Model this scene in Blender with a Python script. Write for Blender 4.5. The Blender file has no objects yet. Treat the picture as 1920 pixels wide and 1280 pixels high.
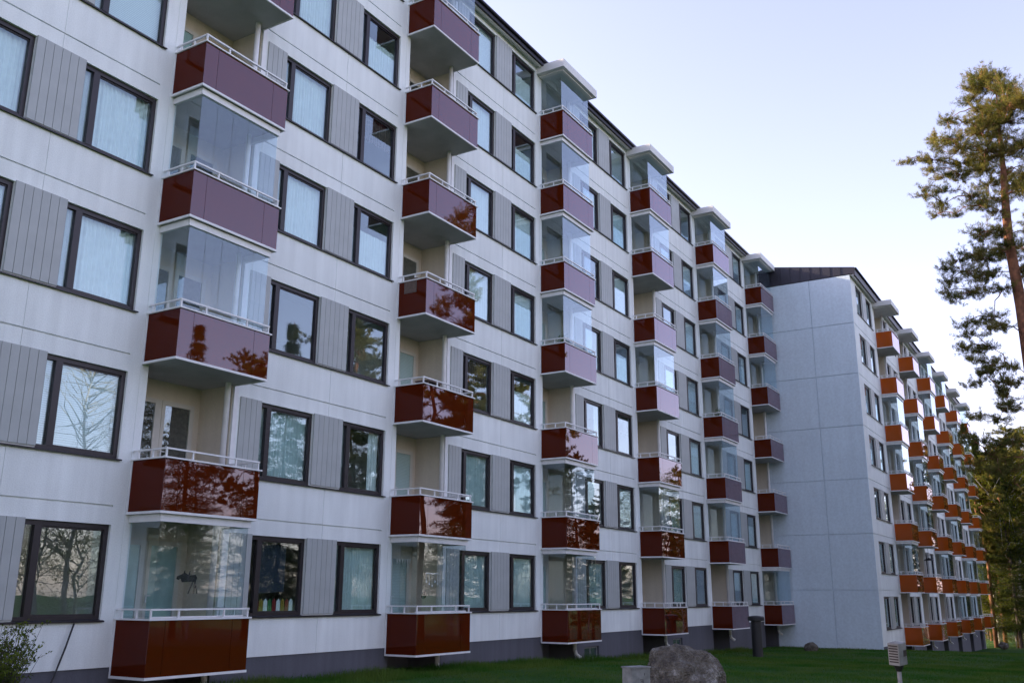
import bpy, math, random
import numpy as np
from mathutils import Vector, Matrix
R = math.radians
S = bpy.context.scene
COL = S.collection

# ------------------------------------------------------------------ camera
cam_d = bpy.data.cameras.new('camera'); cam = bpy.data.objects.new('camera', cam_d); COL.objects.link(cam)
CAM = Vector((-11.2541, -15.0322, 1.4370))
cr = Vector((0.51941009, -0.85451213, 0.00470905)); cu = Vector((-0.22210581, -0.12968026, 0.9663602)); cf = Vector((0.82515585, 0.50298314, 0.25714934))
m = Matrix((cr, cu, -cf)).transposed().to_4x4(); m.translation = CAM
cam.matrix_world = m
cam_d.sensor_width = 36; cam_d.lens = 1778.96/1920*36
cam_d.clip_start = .1; cam_d.clip_end = 3000
S.camera = cam

# ------------------------------------------------------------------ world, sun, exposure
SUN_EL, SUN_AZ = R(20), R(100)         # azimuth counted from +X towards +Y
W = bpy.data.worlds.new('World'); S.world = W; W.use_nodes = True
nt = W.node_tree; nt.nodes.clear()
sky = nt.nodes.new('ShaderNodeTexSky'); sky.sky_type = 'NISHITA'; sky.sun_disc = False
sky.sun_elevation = SUN_EL; sky.sun_rotation = math.pi/2 - SUN_AZ
sky.air_density = 1.0; sky.dust_density = 1.1; sky.ozone_density = 2.2; sky.altitude = 100
tint = nt.nodes.new('ShaderNodeMixRGB'); tint.blend_type = 'MULTIPLY'; tint.inputs[0].default_value = 1
tint.inputs[2].default_value = (1.20, .845, .91, 1)
bg = nt.nodes.new('ShaderNodeBackground'); bg.inputs[1].default_value = .15
wo = nt.nodes.new('ShaderNodeOutputWorld')
nt.links.new(sky.outputs[0], tint.inputs[1]); hs = nt.nodes.new('ShaderNodeHueSaturation'); hs.inputs['Saturation'].default_value = .80
nt.links.new(tint.outputs[0], hs.inputs['Color']); nt.links.new(hs.outputs[0], bg.inputs[0]); nt.links.new(bg.outputs[0], wo.inputs[0])
sd = bpy.data.lights.new('sun', 'SUN'); sd.energy = 3.6; sd.angle = R(.5); sd.color = (1, .80, .56)
sun = bpy.data.objects.new('sun', sd); COL.objects.link(sun)
sdir = Vector((math.cos(SUN_AZ)*math.cos(SUN_EL), math.sin(SUN_AZ)*math.cos(SUN_EL), math.sin(SUN_EL)))
sun.rotation_euler = sdir.to_track_quat('Z', 'Y').to_euler(); sun.location = (0, 30, 40)
S.view_settings.view_transform = 'Standard'; S.view_settings.look = 'None'
S.view_settings.exposure = 1.85; S.view_settings.gamma = 1
S.render.engine = 'CYCLES'
S.cycles.max_bounces = 8; S.cycles.transparent_max_bounces = 24

# ------------------------------------------------------------------ materials
def mat(name):
    m = bpy.data.materials.new(name); m.use_nodes = True
    n = m.node_tree.nodes; return m, n, m.node_tree.links, n['Principled BSDF']
def simple(name, col, rough=.6, metal=0, spec=.5, var=0, scale=8, bump=0, bscale=60, trans=0):
    m, n, l, b = mat(name)
    b.inputs['Base Color'].default_value = (*col, 1); b.inputs['Roughness'].default_value = rough
    b.inputs['Metallic'].default_value = metal; b.inputs['Specular IOR Level'].default_value = spec
    tc = n.new('ShaderNodeTexCoord')
    if var:
        nz = n.new('ShaderNodeTexNoise'); nz.inputs['Scale'].default_value = scale; nz.inputs['Detail'].default_value = 6
        rp = n.new('ShaderNodeMapRange'); rp.inputs['From Min'].default_value = .3; rp.inputs['From Max'].default_value = .7
        rp.inputs['To Min'].default_value = 1-var; rp.inputs['To Max'].default_value = 1+var
        mx = n.new('ShaderNodeVectorMath'); mx.operation = 'SCALE'; mx.inputs[0].default_value = col
        l.new(tc.outputs['Object'], nz.inputs['Vector']); l.new(nz.outputs['Fac'], rp.inputs['Value'])
        l.new(rp.outputs[0], mx.inputs['Scale']); l.new(mx.outputs[0], b.inputs['Base Color'])
    if bump:
        nb = n.new('ShaderNodeTexNoise'); nb.inputs['Scale'].default_value = bscale; nb.inputs['Detail'].default_value = 5
        bp = n.new('ShaderNodeBump'); bp.inputs['Strength'].default_value = bump; bp.inputs['Distance'].default_value = .02
        l.new(tc.outputs['Object'], nb.inputs['Vector']); l.new(nb.outputs['Fac'], bp.inputs['Height']); l.new(bp.outputs[0], b.inputs['Normal'])
    return m

def stucco(name, col, bscale, bump, streak=.06):
    """painted render: fine grain, faint broad stains and vertical weather streaks"""
    m, n, l, b = mat(name); b.inputs['Roughness'].default_value = .85; b.inputs['Specular IOR Level'].default_value = .25
    tc = n.new('ShaderNodeTexCoord')
    n1 = n.new('ShaderNodeTexNoise'); n1.inputs['Scale'].default_value = .55; n1.inputs['Detail'].default_value = 8
    mp = n.new('ShaderNodeMapping'); mp.inputs['Scale'].default_value = (3.5, 3.5, .35)
    n2 = n.new('ShaderNodeTexNoise'); n2.inputs['Scale'].default_value = 1.2; n2.inputs['Detail'].default_value = 6
    n3 = n.new('ShaderNodeTexNoise'); n3.inputs['Scale'].default_value = bscale; n3.inputs['Detail'].default_value = 3
    l.new(tc.outputs['Object'], n1.inputs['Vector']); l.new(tc.outputs['Object'], mp.inputs[0]); l.new(mp.outputs[0], n2.inputs['Vector']); l.new(tc.outputs['Object'], n3.inputs['Vector'])
    def mr(src, a, c):
        q = n.new('ShaderNodeMapRange'); q.inputs['From Min'].default_value = .3; q.inputs['From Max'].default_value = .7
        q.inputs['To Min'].default_value = a; q.inputs['To Max'].default_value = c; l.new(src, q.inputs['Value']); return q.outputs[0]
    a = mr(n1.outputs['Fac'], 1-streak, 1+streak*.5); c = mr(n2.outputs['Fac'], 1-streak, 1+streak*.5); d = mr(n3.outputs['Fac'], .93, 1.05)
    m1 = n.new('ShaderNodeMath'); m1.operation = 'MULTIPLY'; l.new(a, m1.inputs[0]); l.new(c, m1.inputs[1])
    m2 = n.new('ShaderNodeMath'); m2.operation = 'MULTIPLY'; l.new(m1.outputs[0], m2.inputs[0]); l.new(d, m2.inputs[1])
    sc = n.new('ShaderNodeVectorMath'); sc.operation = 'SCALE'; sc.inputs[0].default_value = col; l.new(m2.outputs[0], sc.inputs['Scale'])
    l.new(sc.outputs[0], b.inputs['Base Color'])
    bp = n.new('ShaderNodeBump'); bp.inputs['Strength'].default_value = bump; bp.inputs['Distance'].default_value = .01
    l.new(n3.outputs['Fac'], bp.inputs['Height']); l.new(bp.outputs[0], b.inputs['Normal'])
    return m

def glass(name, mult, tintc=(1, 1, 1), wav=.0012, rough=0.0):
    """pane: clear with mirror reflection that grows towards grazing view; mult counts the glass surfaces"""
    m, n, l, b = mat(name); n.remove(b)
    out = [q for q in n if q.type == 'OUTPUT_MATERIAL'][0]
    fr = n.new('ShaderNodeFresnel'); ge = n.new('ShaderNodeNewGeometry'); io = n.new('ShaderNodeMapRange')
    io.inputs['To Min'].default_value = 1.5; io.inputs['To Max'].default_value = 1/1.5; l.new(ge.outputs['Backfacing'], io.inputs['Value']); l.new(io.outputs[0], fr.inputs['IOR'])   # both faces of the thin pane reflect alike
    inv = n.new('ShaderNodeMath'); inv.operation = 'SUBTRACT'; inv.inputs[0].default_value = 1
    pw = n.new('ShaderNodeMath'); pw.operation = 'POWER'; pw.inputs[1].default_value = mult
    fi = n.new('ShaderNodeMath'); fi.operation = 'SUBTRACT'; fi.inputs[0].default_value = 1
    l.new(fr.outputs[0], inv.inputs[1]); l.new(inv.outputs[0], pw.inputs[0]); l.new(pw.outputs[0], fi.inputs[1])
    tr = n.new('ShaderNodeBsdfTransparent'); tr.inputs[0].default_value = (*tintc, 1)
    gl = n.new('ShaderNodeBsdfGlossy'); gl.inputs['Roughness'].default_value = rough; gl.inputs['Color'].default_value = (.84, .93, 1, 1)
    mx = n.new('ShaderNodeMixShader')
    l.new(fi.outputs[0], mx.inputs[0]); l.new(tr.outputs[0], mx.inputs[1]); l.new(gl.outputs[0], mx.inputs[2]); l.new(mx.outputs[0], out.inputs[0])
    if wav:
        tc = n.new('ShaderNodeTexCoord'); nz = n.new('ShaderNodeTexNoise'); nz.inputs['Scale'].default_value = 1.3; nz.inputs['Detail'].default_value = 1
        bp = n.new('ShaderNodeBump'); bp.inputs['Strength'].default_value = 1; bp.inputs['Distance'].default_value = wav
        l.new(tc.outputs['Object'], nz.inputs['Vector']); l.new(nz.outputs['Fac'], bp.inputs['Height']); l.new(bp.outputs[0], gl.inputs['Normal'])
    return m

def panel_glass(name, body, through, mixt, power=1.7):
    """coloured laminated parapet glass: tinted see-through, coloured body, glossy face"""
    m, n, l, b = mat(name); n.remove(b)
    out = [q for q in n if q.type == 'OUTPUT_MATERIAL'][0]
    df = n.new('ShaderNodeBsdfDiffuse'); df.inputs[0].default_value = (*body, 1)
    tl = n.new('ShaderNodeBsdfTranslucent'); tl.inputs[0].default_value = (*[min(1, c*1.6) for c in body], 1)
    tr = n.new('ShaderNodeBsdfTransparent'); tr.inputs[0].default_value = (*through, 1)
    m0 = n.new('ShaderNodeMixShader'); m0.inputs[0].default_value = .4
    m1 = n.new('ShaderNodeMixShader'); m1.inputs[0].default_value = mixt
    fr = n.new('ShaderNodeFresnel'); ge = n.new('ShaderNodeNewGeometry'); io = n.new('ShaderNodeMapRange')
    io.inputs['To Min'].default_value = 1.5; io.inputs['To Max'].default_value = 1/1.5; l.new(ge.outputs['Backfacing'], io.inputs['Value']); l.new(io.outputs[0], fr.inputs['IOR'])   # both faces of the thin pane reflect alike
    gl = n.new('ShaderNodeBsdfGlossy'); gl.inputs['Roughness'].default_value = 0; gl.inputs['Color'].default_value = (.94, .87, 1, 1)
    m2 = n.new('ShaderNodeMixShader')
    l.new(df.outputs[0], m0.inputs[1]); l.new(tl.outputs[0], m0.inputs[2]); l.new(m0.outputs[0], m1.inputs[1]); l.new(tr.outputs[0], m1.inputs[2])
    inv = n.new('ShaderNodeMath'); inv.operation = 'SUBTRACT'; inv.inputs[0].default_value = 1
    pw = n.new('ShaderNodeMath'); pw.operation = 'POWER'; pw.inputs[1].default_value = power
    fi = n.new('ShaderNodeMath'); fi.operation = 'SUBTRACT'; fi.inputs[0].default_value = 1
    l.new(fr.outputs[0], inv.inputs[1]); l.new(inv.outputs[0], pw.inputs[0]); l.new(pw.outputs[0], fi.inputs[1])
    l.new(fi.outputs[0], m2.inputs[0]); l.new(m1.outputs[0], m2.inputs[1]); l.new(gl.outputs[0], m2.inputs[2]); l.new(m2.outputs[0], out.inputs[0])
    tc = n.new('ShaderNodeTexCoord'); nz = n.new('ShaderNodeTexNoise'); nz.inputs['Scale'].default_value = 1.1; nz.inputs['Detail'].default_value = 1
    bp = n.new('ShaderNodeBump'); bp.inputs['Strength'].default_value = 1; bp.inputs['Distance'].default_value = .0009
    l.new(tc.outputs['Object'], nz.inputs['Vector']); l.new(nz.outputs['Fac'], bp.inputs['Height']); l.new(bp.outputs[0], gl.inputs['Normal'])
    return m

def leafy(name, c1, c2, trans=.35, scale=.9, rough=.6):
    """foliage: two colours mixed clump by clump, part of the light passes through"""
    m, n, l, b = mat(name); n.remove(b)
    out = [q for q in n if q.type == 'OUTPUT_MATERIAL'][0]
    tc = n.new('ShaderNodeTexCoord'); nz = n.new('ShaderNodeTexNoise'); nz.inputs['Scale'].default_value = scale; nz.inputs['Detail'].default_value = 8
    l.new(tc.outputs['Object'], nz.inputs['Vector'])
    rp = n.new('ShaderNodeMapRange'); rp.inputs['From Min'].default_value = .38; rp.inputs['From Max'].default_value = .62; l.new(nz.outputs['Fac'], rp.inputs['Value'])
    mc = n.new('ShaderNodeMixRGB'); mc.inputs[1].default_value = (*c1, 1); mc.inputs[2].default_value = (*c2, 1); l.new(rp.outputs[0], mc.inputs[0])
    d = n.new('ShaderNodeBsdfDiffuse'); t = n.new('ShaderNodeBsdfTranslucent'); l.new(mc.outputs[0], d.inputs[0])
    hs = n.new('ShaderNodeMixRGB'); hs.blend_type = 'MULTIPLY'; hs.inputs[0].default_value = 1; hs.inputs[2].default_value = (1.7, 1.5, .6, 1)
    l.new(mc.outputs[0], hs.inputs[1]); l.new(hs.outputs[0], t.inputs[0])
    mx = n.new('ShaderNodeMixShader'); mx.inputs[0].default_value = trans
    l.new(d.outputs[0], mx.inputs[1]); l.new(t.outputs[0], mx.inputs[2]); l.new(mx.outputs[0], out.inputs[0])
    return m

def stripes(name, c1, c2, scale, rough=.6):
    m, n, l, b = mat(name); b.inputs['Roughness'].default_value = rough
    tc = n.new('ShaderNodeTexCoord'); wv = n.new('ShaderNodeTexWave'); wv.bands_direction = 'Z'; wv.inputs['Scale'].default_value = scale
    mc = n.new('ShaderNodeMixRGB'); mc.inputs[1].default_value = (*c1, 1); mc.inputs[2].default_value = (*c2, 1)
    l.new(tc.outputs['Object'], wv.inputs['Vector']); l.new(wv.outputs['Fac'], mc.inputs[0]); l.new(mc.outputs[0], b.inputs['Base Color'])
    return m

M = dict(
    wall=stucco('white_render', (.80, .835, .82), 45, .35, .085),
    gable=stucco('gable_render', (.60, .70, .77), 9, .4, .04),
    reveal=stucco('cream_render', (.68, .61, .50), 40, .2),
    plinth=stucco('plinth_paint', (.115, .115, .135), 30, .3, .12),
    clad=simple('grey_cladding', (.385, .405, .40), .45, .0, .4, var=.05, scale=3),
    frame=simple('dark_frame', (.024, .018, .021), .4, .2),
    sill=simple('dark_sill', (.026, .022, .027), .4, .4),
    white=simple('white_metal', (.74, .74, .74), .4, 0, .5, var=.06, scale=5),
    soffit=simple('slab_soffit', (.40, .40, .39), .9, var=.12, scale=1.5, bump=.3, bscale=20),
    canopy=simple('canopy_paint', (.66, .66, .65), .7, var=.08, scale=2),
    roof=simple('dark_roof_metal', (.025, .024, .036), .5, .3, var=.15, scale=1),
    pane=glass('window_glass', 2.1, (.90, .96, .95)),
    clear=glass('balcony_glass', 1.5, (.92, .96, .97), .0008),
    red=panel_glass('dark_red_glass', (.14, .020, .003), (.34, .035, .02), .16),
    red_side=panel_glass('dark_red_side_glass', (.14, .020, .003), (.34, .035, .02), .16, .32),
    orange=panel_glass('orange_glass', (.50, .135, .018), (.8, .18, .03), .15),
    orange_side=panel_glass('orange_side_glass', (.50, .135, .018), (.8, .18, .03), .15, .4),
    blind=stripes('blind_slats', (.78, .80, .78), (.52, .55, .55), 8.0),
    blindg=stripes('grey_blind_slats', (.46, .46, .43), (.30, .31, .30), 8.0),
    curtain=simple('white_curtain', (.74, .77, .76), .9, var=.06, scale=6),
    bluecurt=simple('teal_curtain', (.56, .65, .65), .9, var=.10, scale=4),
    patt=simple('dark_curtain', (.10, .07, .06), .9, var=.7, scale=14),
    inner=simple('room_wall', (.42, .40, .37), .9),
    ceil=simple('room_ceiling', (.70, .69, .66), .9),
    doorw=simple('door_paint', (.60, .57, .50), .5, var=.05, scale=4),
    bark=simple('pine_bark', (.20, .085, .045), .9, var=.45, scale=5, bump=1, bscale=14),
    barkd=simple('spruce_bark', (.055, .042, .038), .9, var=.35, scale=4, bump=1, bscale=14),
    birchb=simple('birch_bark', (.50, .48, .45), .8, var=.6, scale=6),
    pine=leafy('pine_needles', (.06, .078, .028), (.18, .17, .06), .35, 1.2),
    spruce=leafy('spruce_needles', (.018, .032, .012), (.07, .09, .028), .4, .8),
    leaf=leafy('young_leaves', (.08, .12, .02), (.22, .25, .035), .6, .6),
    shrub=leafy('shrub_leaves', (.05, .085, .018), (.13, .17, .035), .4, 5),
    grass=leafy('grass_blades', (.034, .115, .018), (.09, .145, .034), .35, .5),
    black=simple('black_metal', (.02, .02, .022), .5, .2),
    boxg=simple('weathered_grey_box', (.20, .205, .20), .75, var=.35, scale=9),
    rug=simple('brown_rug', (.12, .085, .07), 1, var=.2, scale=20),
)
# lawn soil material: procedural greens with worn patches
m_, n_, l_, b_ = mat('lawn_ground'); b_.inputs['Roughness'].default_value = .95; b_.inputs['Specular IOR Level'].default_value = .1
tc = n_.new('ShaderNodeTexCoord'); a1 = n_.new('ShaderNodeTexNoise'); a1.inputs['Scale'].default_value = .35; a1.inputs['Detail'].default_value = 10; a1.inputs['Roughness'].default_value = .7
a2 = n_.new('ShaderNodeTexNoise'); a2.inputs['Scale'].default_value = 9; a2.inputs['Detail'].default_value = 8
l_.new(tc.outputs['Object'], a1.inputs['Vector']); l_.new(tc.outputs['Object'], a2.inputs['Vector'])
rp = n_.new('ShaderNodeValToRGB'); e = rp.color_ramp.elements
e[0].position = .35; e[0].color = (.018, .055, .012, 1); e[1].position = .68; e[1].color = (.085, .085, .04, 1)
q = rp.color_ramp.elements.new(.5); q.color = (.028, .085, .016, 1)
mm = n_.new('ShaderNodeMath'); mm.operation = 'MULTIPLY_ADD'; mm.inputs[1].default_value = .35; l_.new(a2.outputs['Fac'], mm.inputs[0])
m3 = n_.new('ShaderNodeMath'); m3.operation = 'MULTIPLY'; m3.inputs[1].default_value = .65; l_.new(a1.outputs['Fac'], m3.inputs[0]); l_.new(m3.outputs[0], mm.inputs[2])
l_.new(mm.outputs[0], rp.inputs[0]); l_.new(rp.outputs[0], b_.inputs['Base Color'])
bp = n_.new('ShaderNodeBump'); bp.inputs['Strength'].default_value = 1; bp.inputs['Distance'].default_value = .06; l_.new(a2.outputs['Fac'], bp.inputs['Height']); l_.new(bp.outputs[0], b_.inputs['Normal'])
M['lawn'] = m_
# boulder
m_, n_, l_, b_ = mat('granite_boulder'); b_.inputs['Roughness'].default_value = .9
tc = n_.new('ShaderNodeTexCoord'); a1 = n_.new('ShaderNodeTexNoise'); a1.inputs['Scale'].default_value = 4; a1.inputs['Detail'].default_value = 12; a1.inputs['Roughness'].default_value = .75
a2 = n_.new('ShaderNodeTexVoronoi'); a2.inputs['Scale'].default_value = 30
l_.new(tc.outputs['Object'], a1.inputs['Vector']); l_.new(tc.outputs['Object'], a2.inputs['Vector'])
rp = n_.new('ShaderNodeValToRGB'); e = rp.color_ramp.elements; e[0].position = .36; e[0].color = (.045, .038, .034, 1); e[1].position = .66; e[1].color = (.40, .38, .35, 1)
q = e.new(.47); q.color = (.115, .098, .075, 1); q = e.new(.55); q.color = (.17, .155, .13, 1)
l_.new(a1.outputs['Fac'], rp.inputs[0]); l_.new(rp.outputs[0], b_.inputs['Base Color'])
bp = n_.new('ShaderNodeBump'); bp.inputs['Strength'].default_value = .9; bp.inputs['Distance'].default_value = .05
ad = n_.new('ShaderNodeMath'); ad.operation = 'ADD'; l_.new(a1.outputs['Fac'], ad.inputs[0]); l_.new(a2.outputs['Distance'], ad.inputs[1]); l_.new(ad.outputs[0], bp.inputs['Height']); l_.new(bp.outputs[0], b_.inputs['Normal'])
M['rock'] = m_

# ------------------------------------------------------------------ mesh helpers
class MB:
    def __init__(s): s.v = []; s.f = []
    def quad(s, a, b, c, d):
        i = len(s.v); s.v += [a, b, c, d]; s.f.append((i, i+1, i+2, i+3)); return s
    def poly(s, pts):
        i = len(s.v); s.v += list(pts); s.f.append(tuple(range(i, i+len(pts)))); return s
    def box(s, x0, x1, y0, y1, z0, z1):
        i = len(s.v)
        s.v += [(x0, y0, z0), (x1, y0, z0), (x1, y1, z0), (x0, y1, z0), (x0, y0, z1), (x1, y0, z1), (x1, y1, z1), (x0, y1, z1)]
        s.f += [(i, i+3, i+2, i+1), (i+4, i+5, i+6, i+7), (i, i+1, i+5, i+4), (i+1, i+2, i+6, i+5), (i+2, i+3, i+7, i+6), (i+3, i, i+4, i+7)]
        return s
    def prism(s, prof, axis, a, b):
        """prof: 2-D outline; axis 'x': (y,z) outline swept along x from a to b; 'y': (x,z); 'z': (x,y)"""
        P = {'x': lambda p, t: (t, p[0], p[1]), 'y': lambda p, t: (p[0], t, p[1]), 'z': lambda p, t: (p[0], p[1], t)}[axis]
        n = len(prof); i = len(s.v); s.v += [P(p, a) for p in prof]+[P(p, b) for p in prof]
        s.f += [tuple(range(i, i+n)), tuple(range(i+2*n-1, i+n-1, -1))]
        s.f += [(i+k, i+n+k, i+n+(k+1) % n, i+(k+1) % n) for k in range(n)]
        return s
    def tube(s, pts, rad, n=8):
        pts = [Vector(p) for p in pts]; i0 = len(s.v)
        if not hasattr(rad, '__len__'): rad = [rad]*len(pts)
        for k, p in enumerate(pts):
            t = (pts[min(k+1, len(pts)-1)]-pts[max(k-1, 0)]); t = t.normalized() if t.length > 1e-9 else Vector((0, 0, 1))
            a = t.orthogonal().normalized() if k == 0 else (a-t*a.dot(t)).normalized(); b = t.cross(a)
            for j in range(n):
                w = 2*math.pi*j/n; s.v.append(tuple(p+(a*math.cos(w)+b*math.sin(w))*rad[k]))
        for k in range(len(pts)-1):
            for j in range(n):
                A = i0+k*n+j; B = i0+k*n+(j+1) % n; s.f.append((A, B, B+n, A+n))
        s.f.append(tuple(i0+j for j in range(n))[::-1]); s.f.append(tuple(i0+(len(pts)-1)*n+j for j in range(n)))
        return s
    def mesh(s, name, material, smooth=False):
        me = bpy.data.meshes.new(name); me.from_pydata([tuple(v) for v in s.v], [], s.f)
        if isinstance(material, str): material = M[material]
        me.materials.append(material)
        if smooth: me.polygons.foreach_set('use_smooth', [True]*len(me.polygons))
        me.update(); return me

def add(name, me, parent=None, loc=(0, 0, 0), rot=None, scl=None):
    o = bpy.data.objects.new(name, me); COL.objects.link(o); o.location = loc
    if parent: o.parent = parent
    if rot: o.rotation_euler = rot
    if scl: o.scale = scl
    return o
def tag(o, label=None, cat=None, group=None, kind=None):
    if label: o['label'] = label
    if cat: o['category'] = cat
    if group: o['group'] = group
    if kind: o['kind'] = kind
    return o
def bevel(o, w=.01, seg=2):
    b = o.modifiers.new('bevel', 'BEVEL'); b.width = w; b.segments = seg; b.limit_method = 'ANGLE'; return o
def copy_thing(src, loc, rotz=0, scl=1, label=None, group=None):
    r = src.copy(); COL.objects.link(r); r.location = loc; r.rotation_euler = (0, 0, rotz); r.scale = (scl if hasattr(scl, '__len__') else (scl,)*3)
    if label: r['label'] = label
    if group: r['group'] = group
    for ch in list(src.children):
        c = ch.copy(); COL.objects.link(c); c.parent = r
    return r
def tri_mesh(name, V, material):
    """V: (n,3,3) array of loose triangles"""
    V = np.asarray(V, np.float32); n = len(V)
    me = bpy.data.meshes.new(name); me.vertices.add(n*3); me.loops.add(n*3); me.polygons.add(n)
    me.vertices.foreach_set('co', V.ravel()); me.loops.foreach_set('vertex_index', np.arange(n*3, dtype=np.int32))
    me.polygons.foreach_set('loop_start', np.arange(0, n*3, 3, dtype=np.int32))
    me.materials.append(M[material] if isinstance(material, str) else material); me.update(); me.validate(); return me

def relief(mb, xs, zs, cell, P, hole=.16):
    """front made of rectangles at cell-dependent depth, with the side faces between unequal neighbours. P(x, depth, z) -> point"""
    xs = sorted(set(round(x, 4) for x in xs)); zs = sorted(set(round(z, 4) for z in zs))
    D = [[cell((xs[i]+xs[i+1])/2, (zs[j]+zs[j+1])/2) for j in range(len(zs)-1)] for i in range(len(xs)-1)]
    nx, nz = len(xs)-1, len(zs)-1
    for i in range(nx):
        for j in range(nz):
            d = D[i][j]
            if d is not None: mb.quad(P(xs[i], d, zs[j]), P(xs[i+1], d, zs[j]), P(xs[i+1], d, zs[j+1]), P(xs[i], d, zs[j+1]))
            for (i2, j2) in ((i+1, j), (i, j+1)):
                if i2 >= nx or j2 >= nz: continue
                e = D[i2][j2]
                if d == e: continue
                a = d if d is not None else hole; b = e if e is not None else hole
                if d is not None and e is not None or True:
                    if abs(a-b) < 1e-6: continue
                    if i2 > i: x = xs[i+1]; mb.quad(P(x, a, zs[j]), P(x, b, zs[j]), P(x, b, zs[j+1]), P(x, a, zs[j+1]))
                    else: z = zs[j+1]; mb.quad(P(xs[i], a, z), P(xs[i+1], a, z), P(xs[i+1], b, z), P(xs[i], b, z))

# ------------------------------------------------------------------ the ground
GX = [-60, -11, 4, 12.5, 15, 28, 31, 40, 75, 90, 140, 400]; GZ = [.6, -.16, -.35, -.47, -.56, -.93, -.98, -1.12, -2.8, -3.1, -3.3, -3.5]
def gz(x, y=0): return float(np.interp(x, GX, GZ)) + .012*math.sin(x*.9+y*.5)*(1 if x < 60 else 0)*min(1, abs(y)/3)
xs_ = list(np.arange(-60, 110, 1.5))+list(np.arange(110, 400, 15)); ys_ = list(np.arange(-120, -30, 8))+list(np.arange(-30, 30, 1.5))+list(np.arange(30, 200, 12))
mb = MB()
for x in xs_:
    for y in ys_: mb.v.append((x, y, gz(x, y)))
ny = len(ys_)
for i in range(len(xs_)-1):
    for j in range(ny-1): mb.f.append((i*ny+j, (i+1)*ny+j, (i+1)*ny+j+1, i*ny+j+1))
tag(add('lawn', mb.mesh('lawn', 'lawn', True)), kind='structure')
far = MB(); far.box(-1500, 2500, -1800, 1800, -9, -6)
tag(add('ground', far.mesh('ground', 'lawn')), kind='structure')

# ------------------------------------------------------------------ building kit
H = 2.8; NF = 7; BW = 2.28; BD = .93; PH = .97; TOP = 19.63; REC = 1.0
RX0, RX1 = .15, 2.28
rng = random.Random(7)

def window_meshes(w):
    """window of width w, 1.63 m high, origin at lower left of its opening on the wall face; narrow vent, mullion, wide pane"""
    h = 1.63; y0, y1 = .055, .13; L = .05; V = .17; Mu = .13; Rr = .085; T = .085; B = .075
    f = MB()
    f.box(0, L, y0, y1, 0, h); f.box(w-Rr, w, y0, y1, 0, h)
    f.box(L, w-Rr, y0, y1, h-T, h); f.box(L, w-Rr, y0, y1, 0, B)
    xm = L+V; f.box(xm, xm+Mu, y0-.012, y1, B, h-T)
    f.box(xm+Mu, w-Rr, y0+.03, y1, B, B+.03); f.box(xm+Mu, w-Rr, y0+.03, y1, h-T-.03, h-T)
    fr = f.mesh('window', 'frame')
    p = MB(); yg = .10
    p.box(L-.005, xm+.005, yg, yg+.006, B-.004, h-T+.004).box(xm+Mu-.005, w-Rr+.005, yg, yg+.006, B+.02, h-T-.02)
    pn = p.mesh('pane', 'pane')
    out = {'frame': fr, 'pane': pn}
    yb = .165
    out['blind'] = MB().box(.03, w-.04, yb, yb+.012, .06, h-.06).mesh('blind', 'blind')
    out['grey'] = MB().box(.03, w-.04, yb, yb+.012, .06, h-.06).mesh('blind', 'blindg')
    out['half'] = MB().box(xm+.05, w-.04, yb, yb+.012, h*.42, h-.06).mesh('blind', 'blind')
    def drape(spans, z0, z1, mt, nm='curtain'):
        q = MB()
        for a, b in spans:
            n = max(6, int((b-a)/.018)); pr = [(a+(b-a)*i/n, yb+.035+.022*math.sin(i*1.25)+.01*math.sin(i*.37)) for i in range(n+1)]
            pr += [(x, y+.006) for x, y in reversed(pr)]
            for i in range(n):
                k = 2*n+1-i
                A, Bq = pr[i], pr[i+1]; q.quad((A[0], A[1], z0), (Bq[0], Bq[1], z0), (Bq[0], Bq[1], z1), (A[0], A[1], z1))
        return q.mesh(nm, mt)
    out['full'] = drape([(.02, w-.02)], .03, h-.05, 'curtain')
    out['low'] = drape([(.02, w-.02)], .03, h*.66, 'curtain')
    out['sides'] = drape([(.02, w*.32), (w*.74, w-.02)], .02, h-.03, 'curtain')
    out['right'] = drape([(w*.45, w-.02)], .02, h-.03, 'curtain')
    out['teal'] = drape([(.02, w-.02)], .03, h-.05, 'bluecurt')
    out['dark'] = drape([(.02, w-.02)], h*.52, h-.03, 'patt')
    out['none'] = None
    return out

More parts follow.
